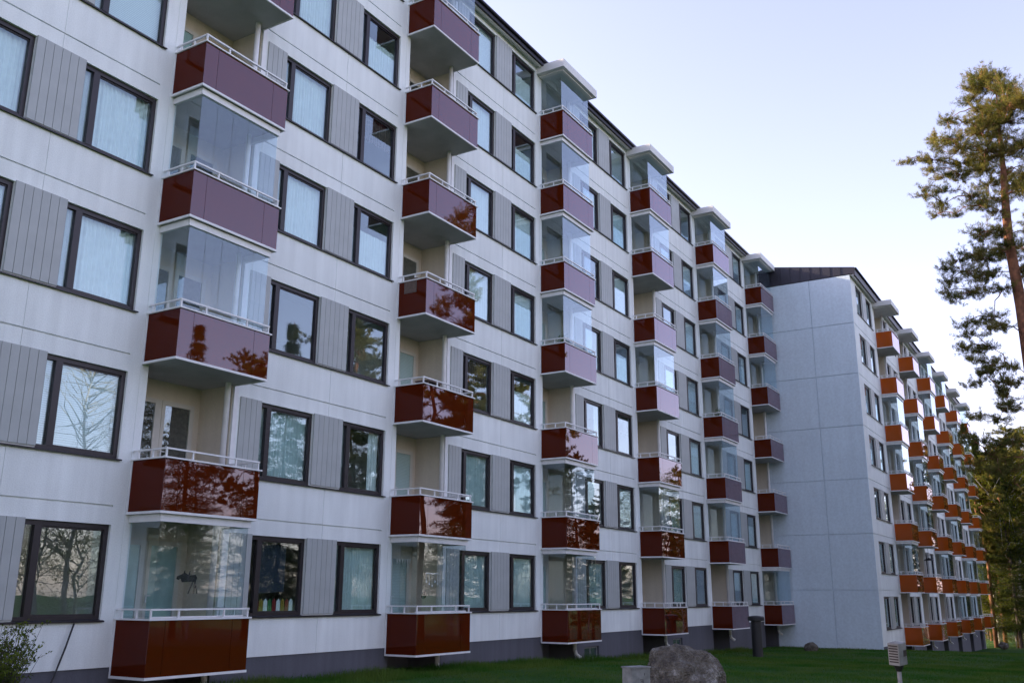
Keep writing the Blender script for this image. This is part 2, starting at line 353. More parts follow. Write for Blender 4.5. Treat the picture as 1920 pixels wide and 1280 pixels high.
def balcony_meshes(color):
    o = {}
    # slab with white edge trims (origin: back left corner of the projecting part, at the bottom)
    s = MB(); s.box(.02, BW-.02, -BD+.02, REC-.02, .015, .20); o['slab'] = s.mesh('balcony', 'soffit')
    t = MB(); e = .035
    t.box(-.012, BW+.012, -BD-.014, -BD+.018, -.005, .04); t.box(-.012, .022, -BD+.018, .0, -.005, .04); t.box(BW-.022, BW+.012, -BD+.018, .0, -.005, .04)
    t.box(-.012, .02, -e, -.002, .04, PH); t.box(BW-.02, BW+.012, -e, -.002, .04, PH)
    t.box(-.03, BW+.03, -BD-.035, -BD+.06, PH, PH+.028); t.box(-.03, .06, -BD+.06, -.002, PH, PH+.028); t.box(BW-.06, BW+.03, -BD+.06, -.002, PH, PH+.028)
    o['trim'] = t.mesh('parapet_trim', 'white')
    a = .036*1
    p = MB(); x1, x2 = .33, BW-.42
    for u, w in ((0.0, x1-.004), (x1+.004, x2-.004), (x2+.004, BW)): p.box(u, w, -BD, -BD+.010, .04, PH)
    o['front'] = p.mesh('front_panel', color)
    o['left'] = MB().box(0, .010, -BD+.0105, -e, .04, PH).mesh('side_panel', color+'_side')
    o['right'] = MB().box(BW-.010, BW, -BD+.0105, -e, .04, PH).mesh('side_panel', color+'_side')
    r = MB(); zr = PH+.165; i = .025; yo = -BD+i
    r.box(i-.02, BW-i+.02, yo-.02, yo+.025, zr, zr+.03); r.box(i-.02, i+.022, yo+.025, -.01, zr, zr+.03); r.box(BW-i-.022, BW-i+.02, yo+.025, -.01, zr, zr+.03)
    for x in (i, .62, BW-.62, BW-i-.012): r.box(x-.012, x+.018, yo-.012, yo+.018, PH+.028, zr)
    for y in (-.16, -.55): r.box(i-.012, i+.018, y, y+.03, PH+.028, zr); r.box(BW-i-.02, BW-i+.012, y, y+.03, PH+.028, zr)
    o['rail'] = r.mesh('railing', 'white')
    # inner posts of the parapet, seen through the glass
    q = MB()
    for x in (.33, BW-.42): q.box(x-.02, x+.02, -BD+.03, -BD+.07, .05, PH)
    q.box(.02, .05, -.5, -.46, .05, PH)
    o['post'] = q.mesh('parapet_post', 'white')
    g = MB(); z0, z1 = PH+.05, H-.135; k = .10; n = 5; W_ = BW-2*k
    for j in range(n):
        g.box(k+W_*j/n+.004, k+W_*(j+1)/n-.004, -BD+k, -BD+k+.006, z0, z1)
    dl = BD-k-.03
    for xx in (k-.003, BW-k-.003):
        for j in range(2): g.box(xx, xx+.006, -BD+k+.01+dl*j/2+.004, -BD+k+.01+dl*(j+1)/2-.004, z0, z1)
    o['glaz'] = g.mesh('glazing', 'clear')
    tr = MB(); zt = z1-.005
    tr.box(k-.03, BW-k+.03, -BD+k-.035, -BD+k+.035, zt, H-.008); tr.box(k-.035, k+.035, -BD+k+.035, -.005, zt, H-.008); tr.box(BW-k-.035, BW-k+.035, -BD+k+.035, -.005, zt, H-.008)
    o['track'] = tr.mesh('glazing_track', 'white')
    o['gsill'] = MB().box(k-.02, BW-k+.02, -BD+k-.018, -BD+k+.025, PH+.029, z0+.01).mesh('glazing_sill', 'white')
    return o

def door_meshes():
    """glazed balcony door with its narrow side window, set on the back wall of the loggia; origin lower left"""
    f = MB(); h = 2.22; t = .05
    for a, b in ((.42, .49), (1.10, 1.19), (1.27, 1.35), (1.98, 2.08)): f.box(a, b, -t, 0, .02, h)
    f.box(.49, 1.10, -t, 0, h-.09, h); f.box(1.19, 1.27, -t+.01, 0, .02, h); f.box(1.35, 1.98, -t, 0, h-.09, h)
    f.box(.49, 1.10, -t, 0, .02, .75); f.box(1.35, 1.98, -t, 0, .02, .30)
    p = MB(); p.box(.49, 1.10, -.03, -.024, .75, h-.09); p.box(1.35, 1.98, -.03, -.024, .30, h-.09)
    bl = MB(); bl.box(.49, 1.10, -.018, -.012, .75, h-.09); bl.box(1.35, 1.98, -.018, -.012, .30, h-.09)
    hd = MB(); hd.box(1.29, 1.32, -t-.035, -t-.02, 1.05, 1.19); hd.box(1.295, 1.315, -t-.02, -t, 1.12, 1.14); hd.box(1.29, 1.40, -t-.04, -t-.022, 1.17, 1.19)
    return dict(frame=f.mesh('balcony_door', 'doorw'), pane=p.mesh('pane', 'pane'), blind=bl.mesh('blind', 'blind'), dark=bl.mesh('blind', 'patt'), teal=bl.mesh('blind', 'bluecurt'), handle=hd.mesh('handle', 'white'))
DOOR = door_meshes()

def building(name, label, origin, x0, x1, cols, wins, lw, clads, z_gr, color, glazed, roofz, gable_left, win_h=(.97, 2.60), basement=(), depth=12.0, skip_recess_before=-1e9):
    """cols: x of each balcony column; wins: [(x, kind list per floor)], clads: [(xa, xb)]"""
    root = bpy.data.objects.new(name, None); COL.objects.link(root); root.location = origin
    tag(root, label, 'building')
    zb = z_gr
    P = lambda x, d, z: (x, d, z)
    def in_rec(x): return any(c+RX0 < x < c+RX1 for c in cols)
    def in_win(x): return any(w < x < w+lw for w, _ in wins)
    def in_clad(x): return any(a < x < b for a, b in clads)
    xs = [x0, x1]; zs = [.18, TOP]
    for c in cols: xs += [c+RX0, c+RX1, c-.03, c-.02, c+2.40]
    for w, _ in wins: xs += [w, w+lw]
    for a, b in clads: xs += [a, b]; 
    mids = [(a+b)/2 for a, b in clads if b-a > .8]
    for q in mids: xs += [q-.006, q+.006]
    ends = sorted(cols)
    for f in range(NF): zs += [f*H+win_h[0], f*H+win_h[1]]+([f*H+.115, f*H+.145] if f else [])
    def cell(x, z):
        if in_rec(x): return REC
        zz = z % H; f = int(z//H)
        band = win_h[0] < zz < win_h[1] and f < NF
        if band and in_win(x): return None
        if f >= 1 and .115 < zz < .145 and f < NF and not any(c-.22 < x < c+2.42 for c in cols): return .045
        if any(c-.03 < x < c-.02 for c in cols): return .008
        if any(abs(x-q) < .006 for q in mids) and not band: return .012
        return 0.0
    mb = MB(); relief(mb, xs, zs, cell, P)
    # closing faces: ends, back, top
    ya = 0
    if not gable_left: mb.quad((x0, 0, zb), (x0, depth, zb), (x0, depth, TOP), (x0, 0, TOP))
    mb.quad((x1, 0, zb), (x1, depth, zb), (x1, depth, TOP), (x1, 0, TOP))
    mb.quad((x0, depth, zb), (x1, depth, zb), (x1, depth, TOP), (x0, depth, TOP))
    mb.quad((x0, .0, TOP), (x1, .0, TOP), (x1, depth, TOP), (x0, depth, TOP))
    add('wall', mb.mesh('wall', 'wall'), root)
    # loggia backs painted cream, just in front of the recess back face
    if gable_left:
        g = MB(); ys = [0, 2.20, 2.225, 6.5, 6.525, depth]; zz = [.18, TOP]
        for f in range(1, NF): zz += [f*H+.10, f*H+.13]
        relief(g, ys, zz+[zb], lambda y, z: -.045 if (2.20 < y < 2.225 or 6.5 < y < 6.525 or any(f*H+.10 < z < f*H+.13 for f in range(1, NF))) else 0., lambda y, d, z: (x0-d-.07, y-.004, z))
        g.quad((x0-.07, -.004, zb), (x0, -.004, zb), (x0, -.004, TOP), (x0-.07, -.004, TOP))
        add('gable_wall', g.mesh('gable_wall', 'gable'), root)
    cr_ = MB()
    for c in cols:
        cr_.box(c+RX0+.003, c+RX1-.003, REC-.03, REC-.003, .2, TOP-.3)
        cr_.box(c+RX1-.02, c+RX1-.003, .02, REC-.031, .2, TOP-.31)
    add('loggia_wall', cr_.mesh('loggia_wall', 'reveal'), root)
    # plinth, set back, with recesses and basement windows
    pl = MB(); pxs = [x0, x1]; pzs = [zb, .18, -.24, -.66]
    for c in cols: pxs += [c+RX0, c+RX1]
    for a, b in basement: pxs += [a, b]
    relief(pl, pxs, pzs, lambda x, z: REC if in_rec(x) else (.14 if any(a < x < b for a, b in basement) and -.66 < z < -.24 else .03), P)
    add('plinth', pl.mesh('plinth', 'plinth'), root)
    for a, b in basement:
        w = MB(); w.box(a+.02, b-.02, .10, .125, -.64, -.60); w.box(a+.02, b-.02, .10, .125, -.30, -.26); w.box(a+.02, a+.06, .10, .125, -.60, -.30); w.box(b-.06, b-.02, .10, .125, -.60, -.30); w.box((a+b)/2-.02, (a+b)/2+.02, .10, .125, -.60, -.30)
        bo = add('basement_window', w.mesh('basement_window', 'boxg'), root)
        add('pane', MB().box(a+.06, b-.06, .112, .118, -.60, -.30).mesh('pane', 'pane'), bo)
    # interior: storey floors and a corridor wall
    it = MB()
    for f in range(NF): it.box(x0+.05, x1-.05, 1.02, depth-.1, f*H-.12+.02, f*H+.10)
    it.box(x0+.05, x1-.05, 4.2, 4.3, .0, TOP-.1)
    for c in cols:
        it.box(c+RX0-.2, c+RX0-.1, .18, 4.2, .0, TOP-.1); it.box(c+RX1+.1, c+RX1+.2, .18, 4.2, .0, TOP-.1)
    add('interior_walls', it.mesh('interior_walls', 'ceil'), root)
    # ceilings near the windows
    it = MB()
    for f in range(NF+1):
        segs = sorted([(c+RX0-.1, c+RX1+.1) for c in cols]); cur = x0+.06
        for a, b in segs+[(x1-.06, x1)]:
            if a > cur: it.box(cur, a, .19, 1.0, f*H-.10, f*H+.08) if f < NF else it.box(cur, a, .19, 1.0, TOP-.25, TOP-.1)
            cur = b
    add('floor_slab', it.mesh('floor_slab', 'ceil'), root)
    # ribbed cladding
    cm = {}
    for a, b in clads:
        w = round(b-a, 3)
        if w not in cm:
            q = MB(); n = max(2, round(w/.155)); hh = win_h[1]-win_h[0]
            for i in range(n): q.box(w*i/n+.004, w*(i+1)/n-.005, -.028, -.002, .012, hh-.002)
            q.box(.0, w, -.012, -.001, .0, hh-.001)
            cm[w] = q.mesh('cladding_panel', 'clad')
        for f in range(NF): add('cladding_panel', cm[w], root, (a, 0, f*H+win_h[0]+.02))
    # sills: one dark flashing under each run of windows and cladding
    runs = []
    for a, b in sorted([(w, w+lw) for w, _ in wins]+list(clads)):
        if runs and a-runs[-1][1] < .05: runs[-1][1] = b
        else: runs.append([a, b])
    sm = {}
    for a, b in runs:
        w = round(b-a, 3)
        if w not in sm:
            sm[w] = MB().prism([(-.055, -.045), (-.055, -.02), (.06, .006), (.06, -.015), (-.048, -.045)], 'x', -.02, w+.04).mesh('window_sill', 'sill')
        for f in range(NF): add('window_sill', sm[w], root, (a, 0, f*H+win_h[0]+.012))
    wm = window_meshes(lw)
    for w, kinds in wins:
        for f in range(NF):
            k = kinds[f]
            o = add('window', wm['frame'], root, (w, 0, f*H+win_h[0]))
            add('pane', wm['pane'], o)
            if wm.get(k): add(wm[k].name.split('.')[0], wm[k], o)
    bm_ = balcony_meshes(color)
    can = MB(); can.prism([(-1.10, 0), (-1.10, .30), (.0, .30), (.0, .0)], 'x', -.22, BW+.12)
    can.box(-.05, BW-.02, -.98, -.005, -.05, -.002)
    can.box(RX0+.004, RX1-.004, .0, REC-.03, -.05, .29)
    canm = can.mesh('balcony_canopy', 'canopy')
    pipe = MB(); pipe.tube([(2.03, -.10, -.30), (2.03, -.10, TOP-.3)], .062, 10)
    pipe.tube([(2.03, -.10, -.28), (2.03, -.14, -.42), (2.03, -.30, -.52)], .06, 10)
    pipem = pipe.mesh('downpipe', 'white', True)
    pier = MB(); pier.box(2.285, 2.40, -.02, .0-.002, .18, TOP-.31); pierm = pier.mesh('pier_trim', 'white')
    for ci, c in enumerate(cols):
        add('balcony_canopy', canm, root, (c, 0, 19.33))
        add('downpipe', pipem, root, (c, 0, 0)); add('pier_trim', pierm, root, (c, 0, 0))
        for f in range(NF):
            b = add('balcony', bm_['slab'], root, (c, 0, f*H))
            add('parapet_trim', bm_['trim'], b); add('front_panel', bm_['front'], b)
            add('side_panel', bm_['left'], b); add('side_panel', bm_['right'], b)
            add('railing', bm_['rail'], b); add('parapet_post', bm_['post'], b)
            gl = glazed[ci][f] == 'G'
            if gl:
                add('glazing', bm_['glaz'], b); add('glazing_track', bm_['track'], b); add('glazing_sill', bm_['gsill'], b)
            d = add('balcony_door', DOOR['frame'], root, (c, REC-.031, f*H+.20))
            add('pane', DOOR['pane'], d); add('handle', DOOR['handle'], d)
            k = rng.choice(['blind', 'dark', 'dark', 'teal', 'blind'])
            add('blind', DOOR[k], d)
    # roof, eaves and gutter
    ry = depth/2; rz = roofz+(ry+.3)*.175
    e = MB(); e.prism([(-.22, TOP-.085), (-.22, TOP+.03), (0, TOP+.03), (0, TOP-.004), (-.03, TOP-.004)], 'x', x0, x1)
    add('eaves_board', e.mesh('eaves_board', 'white'), root)
    r = MB(); r.prism([(-.30, TOP-.06), (-.30, roofz), (ry, rz), (depth+.3, roofz), (depth+.3, TOP-.06), (depth, TOP+.035), (-.222, TOP+.035), (-.222, TOP-.06)], 'x', x0-.09, x1+.06)
    for x in np.arange(x0+.3, x1, .6): r.prism([(-.29, roofz+.002), (-.29, roofz+.03), (ry, rz+.03), (ry, rz+.002)], 'x', x-.012, x+.012)
    if gable_left:
        for y in np.arange(.45, depth, .55):
            zt = roofz+(y+.3)*.175 if y < ry else rz-(y-ry)*.175
            r.box(x0-.115, x0-.092, y, y+.02, TOP+.05, zt-.03)
    rf = add('roof', r.mesh('roof', 'roof'), root)
    gt = MB(); gt.tube([(x0, -.345, roofz-.05), (x1, -.345, roofz-.05)], .055, 8)
    add('gutter', gt.mesh('gutter', 'roof', True), rf)
    return root

# ------------------------------------------------------------------ building A (white, dark red balconies)
def kinds(): 
    return [rng.choice(['blind', 'teal', 'full', 'low', 'sides', 'blind', 'right', 'half', 'grey', 'none', 'dark', 'teal', 'grey']) for _ in range(NF)]
PA = 7.6
colsA = [k*PA for k in range(-1, 6)]
winsA = []; cladA = []
for k in range(-1, 5):
    a = k*PA
    winsA += [(a+3.07, kinds()), (a+5.68, kinds())]; cladA += [(a+2.47, a+3.07), (a+4.70, a+5.68)]
fixed = {2: ['sides', 'blind', 'full', 'full', 'blind', 'blind', 'full'], 3: ['sides', 'blind', 'full', 'full', 'blind', 'full', 'low'],
         1: ['teal', 'blind', 'blind', 'blind', 'blind', 'blind', 'full']}
winsA[0] = (winsA[0][0], fixed[3]); winsA[1] = (winsA[1][0], ['none', 'blind', 'full', 'full', 'blind', 'full', 'full'])
winsA[2] = (winsA[2][0], ['none', 'teal', 'none', 'full', 'full', 'full', 'sides']); winsA[3] = (winsA[3][0], ['teal', 'sides', 'none', 'low', 'dark', 'low', 'low'])
winsA[4] = (winsA[4][0], ['teal', 'teal', 'dark', 'full', 'full', 'full', 'blind']); winsA[5] = (winsA[5][0], ['teal', 'teal', 'low', 'full', 'full', 'low', 'low'])
glA = ['GOGGOOG', 'GOGGOOG', 'GOOOOOG', 'GGOGGGG', 'OGOGOGG', 'OGGGGGG', 'GOOOGGG']
building('apartment_building', 'long white seven storey apartment block with dark red balconies, filling the left of the photo', (0, 0, 0),
         -8.4, 40.53, colsA, winsA, 1.63, cladA, -3, 'red', glA, 19.80, False,
         basement=[(18.15, 19.25), (25.9, 26.9)], depth=12)
# ------------------------------------------------------------------ building B (orange balconies), stepped forward and lower
PB = 7.235; b0 = 46.557-40.554
colsB = [b0+k*PB for k in range(6)]
winsB = []; cladB = []
for k in range(6):
    c = colsB[k]
    winsB += [(c-4.80, kinds()), (c-2.20, kinds())]; cladB += [(c-3.20, c-2.20)]
glB = ['OGOGGOO', 'OOGGGOO', 'OGOGOGG', 'GOGOGOG', 'GGOGGGO', 'OGGOGGG']
building('apartment_building', 'white apartment block with orange balconies and a bare grey gable, beyond the first', (40.554, -5.138, -1.189),
         0, 45.7, colsB, winsB, 1.60, cladB, -4, 'orange', glB, 20.02, True, depth=12)

# ------------------------------------------------------------------ trees
def cone_tri(rs, c, d, L, w, n):
    """n thin needle triangles starting near c, pointing roughly along d"""
    v = rs.normal(size=(n, 3)); v /= np.linalg.norm(v, axis=1)[:, None]
    dd = d[None]+v*.95; dd /= np.linalg.norm(dd, axis=1)[:, None]
    ln = L*rs.uniform(.6, 1.1, (n, 1)); s = rs.normal(size=(n, 3)); s -= dd*(s*dd).sum(1)[:, None]; s /= np.linalg.norm(s, axis=1)[:, None]
    b = c[None]+rs.normal(size=(n, 3))*L*.22; return np.stack([b-s*w/2, b+s*w/2, b+dd*ln], 1)

def conifer(seed, Ht, rad, base=.12, nwh=30, per=7, droop=.35, nt=26, L=.20, w=.035, mat_='spruce', bark='barkd', tr=.17, shape=1.0):
    rs = np.random.RandomState(seed); T = []; wood = MB()
    wood.tube([(rs.normal()*.03*k, rs.normal()*.03*k, Ht*k/8) for k in range(9)], [tr*(1-k/8.6)+.012 for k in range(9)], 7)
    for i in range(nwh*2):
        per_ = max(2, per//2)
        t = base+(1-base)*(i+rs.rand())/(nwh*2); z = Ht*t
        R_ = rad*((1-t)/(1-base))**shape*rs.uniform(.75, 1.15)+.12
        for k in range(per_+1):
            a = 2*math.pi*(k+rs.rand()*.9)/(per_+1)+i*2.4; r1 = R_*rs.uniform(.65, 1.1)
            dx, dy = math.cos(a), math.sin(a); pts = []
            n = max(3, int(r1/.28))
            for j in range(n+1):
                s = j/n; zz = z-droop*r1*s+.22*r1*s*s+rs.normal()*.06
                pts.append(np.array([dx*r1*s, dy*r1*s, zz]))
            wood.tube([tuple(p) for p in pts[::max(1, n//3)]], [.028*(1-t)+.008]*len(pts[::max(1, n//3)]), 4)
            for j in range(1, n+1):
                p = pts[j]; spread = .34*r1*(1-j/(n+.6))+.06
                for q in (-1, 0, 1):
                    off = np.array([-dy, dx, 0])*q*spread*rs.uniform(.5, 1.1)
                    T.append(cone_tri(rs, p+off+np.array([0, 0, -abs(q)*.08]), np.array([dx*.6-dy*q*.6, dy*.6+dx*q*.6, -.45]), L*1.3, w, nt//3+2))
    return wood.mesh('trunk', bark), tri_mesh('crown', np.concatenate(T), mat_)

def blob_pine(seed, base, trunk, blobs, tr, nt=34, L=.17, w=.022, bark='bark', dens=1.0, twig=.0):
    """pine: given trunk line and needle clouds (centre, radii); limbs arch from the trunk to each cloud"""
    rs = np.random.RandomState(seed); T = []; wood = MB(); n = len(trunk)
    wood.tube(trunk, tr, 10)
    tz = np.array([p[2] for p in trunk]); tx = np.array([p[0] for p in trunk]); ty = np.array([p[1] for p in trunk])
    for (c, r) in blobs:
        c = np.array(c, float); r = np.array(r, float)
        dist = math.hypot(c[0]-np.interp(c[2], tz, tx), c[1]-np.interp(c[2], tz, ty))
        z0 = min(c[2]+.10*dist+rs.uniform(-.5, .2), tz[-1]-.2); s0 = np.array([np.interp(z0, tz, tx), np.interp(z0, tz, ty), z0])
        near = [(np.linalg.norm(np.array(b_)-c), b_) for b_, _ in blobs if math.hypot(b_[0]-np.interp(b_[2], tz, tx), b_[1]-np.interp(b_[2], tz, ty)) < dist*.8 and np.linalg.norm(np.array(b_)-c) < min(1.9, dist)]
        if near and dist > .7: s0 = np.array(min(near, key=lambda q: q[0])[1]); dist = np.linalg.norm(s0-c)
        pts = []
        for j in range(6):
            s = j/5; p = s0+(c-s0)*s; p[2] += .22*dist*math.sin(s*math.pi)*.6; p += rs.normal(size=3)*.05*dist*(0 < s < 1)*.5; pts.append(p)
        rr = (.012+.012*dist)
        wood.tube([tuple(p) for p in pts], [rr*(1-.13*j) for j in range(6)], 6)
        m_ = int(26*dens*max(.5, (r[0]*r[1]*r[2])**(1/3)*2.2)**2)
        for _ in range(max(6, int(m_*.36))):
            # a sub-spray: one upturned twig with needle brushes along its outer half
            d = rs.normal(size=3); d[2] = d[2]*.7+.12; d /= np.linalg.norm(d); u = c+d*r*rs.uniform(.5, 1.65)
            o = c+(u-c)*.1; mid = (o+u)/2; mid[2] -= .04+.1*rs.rand(); u[2] += .05
            if rs.rand() < .8: wood.tube([tuple(o), tuple(mid), tuple(u)], [.012, .009, .005], 3)
            for q in range(6):
                t_ = .35+.65*q/5; p = (mid+(u-mid)*(t_-.5)*2 if t_ > .5 else o+(mid-o)*t_*2)+rs.normal(size=3)*.035
                dd = (u-mid)/(np.linalg.norm(u-mid)+1e-6)+np.array([0, 0, .3]); T.append(cone_tri(rs, p, dd/np.linalg.norm(dd), L, w, nt))
    return wood.mesh('trunk', bark, True), tri_mesh('crown', np.concatenate(T), 'pine')

def leafy_tree(seed, Ht, rad, nb=60, nl=60, ls=.09, bark='birchb', base=.3, tr=.12, mat_='leaf'):
    rs = np.random.RandomState(seed); T = []; wood = MB()
    wood.tube([(rs.normal()*.05*k, rs.normal()*.05*k, Ht*k/7) for k in range(8)], [tr*(1-k/7.5)+.01 for k in range(8)], 7)
    for i in range(nb):
        t = base+(1-base)*rs.rand()**.85*.97; a = rs.rand()*6.283; prof = math.sin(min(1, (1-t)/(1-base)*1.25+.12)*math.pi*.62)
        r1 = rad*prof*rs.uniform(.5, 1.1)+.2; s = np.array([0, 0, Ht*t]); e_ = np.array([math.cos(a)*r1, math.sin(a)*r1, Ht*t+r1*rs.uniform(.0, 1.1)])
        wood.tube([tuple(s), tuple((s+e_)/2+rs.normal(size=3)*.12*r1), tuple(e_)], [.03, .018, .007], 4)
        for q in range(5):
            c = s+(e_-s)*(.35+.16*q)+rs.normal(size=3)*.16*r1*.5
            n = nl//3; b = c[None]+rs.normal(size=(n, 3))*np.array([.30, .30, .26])*(.5+r1*.16)
            u = rs.normal(size=(n, 3)); u /= np.linalg.norm(u, axis=1)[:, None]; v = np.cross(u, rs.normal(size=(n, 3))); v /= np.linalg.norm(v, axis=1)[:, None]
            T.append(np.stack([b-u*ls*.5, b+v*ls*.45, b+u*ls*.5], 1)); 
    return wood.mesh('trunk', bark, True), tri_mesh('crown', np.concatenate(T), mat_)

def tree(name, label, cat, meshes, loc, rotz=0, scl=1, group=None):
    r = bpy.data.objects.new(name, None); COL.objects.link(r); r.location = loc; r.rotation_euler = (0, 0, rotz); r.scale = (scl,)*3
    tag(r, label, cat, group); add('trunk', meshes[0], r); add('crown', meshes[1], r); return r

# the tall pine at the right edge, 40 m off; cloud table: (sideways m from trunk, height m, depth m, radii)
px_, py_ = 28.70, -13.50
gp = gz(px_, py_)
rt = Vector((cr.x, cr.y, 0)).normalized(); fw = Vector((-rt.y, rt.x, 0))
def pp(s, z, d): v = rt*s+fw*d; return (v.x, v.y, z)
trunk = [pp(-.05, 0, 0), pp(.02, 4, 0), pp(.10, 7.5, 0), pp(.12, 10.5, 0), pp(.10, 13.2, 0), pp(.0, 15.9, .05), pp(.05, 17.5, 0), pp(.18, 19, .05), pp(.22, 20.6, 0), pp(.30, 22.4, 0)]
tr_r = [.31, .28, .255, .235, .21, .18, .15, .105, .065, .022]
K = 46.6/1778.96      # metres per photo pixel at that distance
def on_tree(x, y):    # sideways and height of a photo point in the vertical plane through the trunk
    d = cf+cr*((x-960)/1778.96)-cu*((y-640)/1778.96); o = Vector((px_, py_, 0))-CAM; t = (o.x*fw.x+o.y*fw.y)/(d.x*fw.x+d.y*fw.y); P_ = CAM+d*t-Vector((px_, py_, 0))
    return P_.x*rt.x+P_.y*rt.y, P_.z-gp
rsb = random.Random(5)
rows = [(1868, 140, 14, 8), (1850, 152, 14, 9), (1885, 150, 12, 8), (1822, 160, 12, 7), (1832, 178, 16, 9), (1862, 178, 16, 10), (1905, 165, 18, 10), (1850, 205, 16, 9), (1880, 210, 18, 12), (1910, 205, 16, 10), (1825, 208, 12, 6),
        (1845, 238, 20, 12), (1875, 245, 22, 12), (1782, 225, 10, 7), (1765, 235, 9, 7), (1800, 235, 9, 6), (1775, 252, 16, 8), (1752, 262, 10, 7), (1800, 262, 14, 8), (1826, 258, 14, 9),
        (1712, 286, 8, 4), (1728, 290, 10, 5), (1745, 292, 12, 7), (1765, 285, 15, 9), (1790, 290, 18, 11), (1815, 295, 20, 12), (1845, 285, 22, 13), (1880, 288, 20, 14), (1755, 312, 12, 6), (1780, 320, 14, 8), (1808, 322, 18, 10), (1838, 325, 18, 10), (1870, 330, 16, 12),
        (1725, 358, 9, 4), (1742, 355, 11, 6), (1762, 362, 14, 7), (1785, 372, 14, 8), (1772, 388, 10, 6), (1808, 378, 16, 8), (1795, 398, 10, 6), (1822, 395, 12, 7), (1850, 375, 16, 10), (1860, 405, 14, 10), (1880, 372, 12, 8),
        (1850, 428, 15, 10), (1835, 445, 14, 8), (1868, 445, 14, 10), (1850, 462, 16, 8), (1880, 465, 16, 8),
        (1786, 500, 12, 7), (1800, 486, 14, 8), (1822, 482, 14, 8), (1845, 488, 16, 9), (1795, 515, 12, 7), (1815, 510, 16, 9), (1842, 515, 15, 10), (1866, 510, 14, 9), (1790, 535, 9, 8), (1805, 545, 14, 8), (1828, 545, 13, 9), (1850, 545, 12, 7), (1875, 545, 12, 8), (1795, 560, 8, 5),
        (1815, 602, 10, 6), (1832, 600, 13, 7), (1852, 600, 13, 7), (1822, 622, 12, 8), (1845, 622, 15, 8), (1866, 618, 12, 8), (1820, 645, 10, 8), (1842, 648, 14, 8), (1862, 645, 11, 7), (1838, 662, 10, 5),
        (1825, 682, 10, 5), (1842, 690, 13, 7), (1865, 692, 15, 8), (1888, 690, 13, 8), (1825, 705, 10, 6), (1846, 712, 14, 6), (1870, 718, 14, 8), (1895, 722, 13, 8), (1858, 738, 10, 5), (1880, 745, 12, 7),
        (1868, 762, 12, 7), (1895, 762, 15, 8), (1848, 775, 10, 6), (1815, 785, 7, 6), (1820, 800, 6, 5), (1875, 785, 13, 6), (1798, 826, 10, 6), (1815, 828, 10, 6), (1845, 825, 10, 7), (1862, 835, 13, 8), (1885, 830, 15, 9), (1850, 850, 12, 6), (1878, 858, 13, 8), (1895, 880, 14, 10), (1860, 880, 12, 8), (1842, 868, 9, 6)]
blobs = []
for x, y, rx, ry in rows:
    s_, z = on_tree(x, y); d = rsb.uniform(-.8, .8)
    blobs.append((pp(s_, z, d), (rx*K*1.12, rx*K*1.2, ry*K*1.45)))
    if rsb.random() < .95:   # the side beyond the frame and the far side of the crown
        blobs.append((pp(-s_*rsb.uniform(.35, 1)+.35, z+rsb.uniform(-.5, .4), rsb.uniform(-1.6, 1.6)), (rx*K*1.3, rx*K*1.3, ry*K*1.5)))
pt = blob_pine(11, None, trunk, blobs, tr_r, nt=15, L=.14, w=.0135, dens=2.9)
tree('pine_tree', 'tall pine with orange upper trunk standing at the right edge of the lawn', 'tree', pt, (px_, py_, gp))

sp1 = conifer(1, 18, 3.0, .10, 34, 7); sp2 = conifer(2, 17, 2.5, .18, 30, 6, .45); 
def generic_pine(seed, Ht, crown, rad, nb):
    rs = random.Random(seed); tk = [(rs.uniform(-.1, .1)*k, rs.uniform(-.1, .1)*k, Ht*k/7) for k in range(8)]
    bl = []
    for i in range(nb):
        t = crown+(1-crown)*(i+.5)/nb; a = i*2.4+rs.uniform(-.4, .4); r_ = rad*math.sin(min(1, (1-t)/(1-crown)+.18)*math.pi*.6)*rs.uniform(.4, 1)
        bl.append(((math.cos(a)*r_+tk[5][0], math.sin(a)*r_+tk[5][1], Ht*t), (rs.uniform(.6, 1.1), rs.uniform(.6, 1.1), rs.uniform(.3, .55))))
    return blob_pine(seed, None, tk, bl, [.22, .20, .18, .16, .14, .11, .07, .02], nt=22, L=.22, w=.04, dens=.6)
gp1 = generic_pine(21, 19, .45, 3.0, 44); gp2 = generic_pine(22, 18, .3, 2.8, 46)
bt1 = leafy_tree(31, 15, 3.4, 80, 90, .13); bt2 = leafy_tree(32, 8, 3.2, 60, 90, .12, base=.08)
bare = leafy_tree(33, 16, 4.0, 150, 14, .07, base=.2)

# the lit wood beyond the far building
G = 'trees of the wood beyond the far building'
protos = [('spruce_tree', 'dark spruce of the backlit wood beyond the orange balconies', sp1), ('spruce_tree', 'dark spruce of the backlit wood beyond the orange balconies', sp2),
          ('pine_tree', 'slim pine of the backlit wood beyond the orange balconies', gp1), ('birch_tree', 'yellow-green leafy tree of the backlit wood beyond the orange balconies', bt1), ('birch_tree', 'yellow-green leafy tree of the backlit wood beyond the orange balconies', bt1)]
first = {}
rf = random.Random(3)
def place(pi, x, y, s):
    nm, lb, me = protos[pi]
    if pi not in first: first[pi] = tree(nm, lb, 'tree', me, (x, y, gz(x, y)-.1), rf.uniform(0, 6.28), s, G)
    else: copy_thing(first[pi], (x, y, gz(x, y)-.1), rf.uniform(0, 6.28), s)
for i in range(64):
    if i < 24: x = 89.5+rf.uniform(0, 12); az = R(rf.uniform(2.2, 5.4)); k = rf.choice([0, 1, 3, 1, 2, 3])
    elif i < 48: x = 102+rf.uniform(0, 26); az = R(rf.uniform(1.5, 8.5)); k = rf.choice([0, 1, 2, 3, 3])
    else: x = 92+rf.uniform(0, 30); az = R(rf.uniform(-9, 2)); k = rf.choice([0, 1, 2, 3])
    y = CAM.y+(x-CAM.x)*math.tan(az); place(k, x, y, rf.uniform(.8, 1.25))
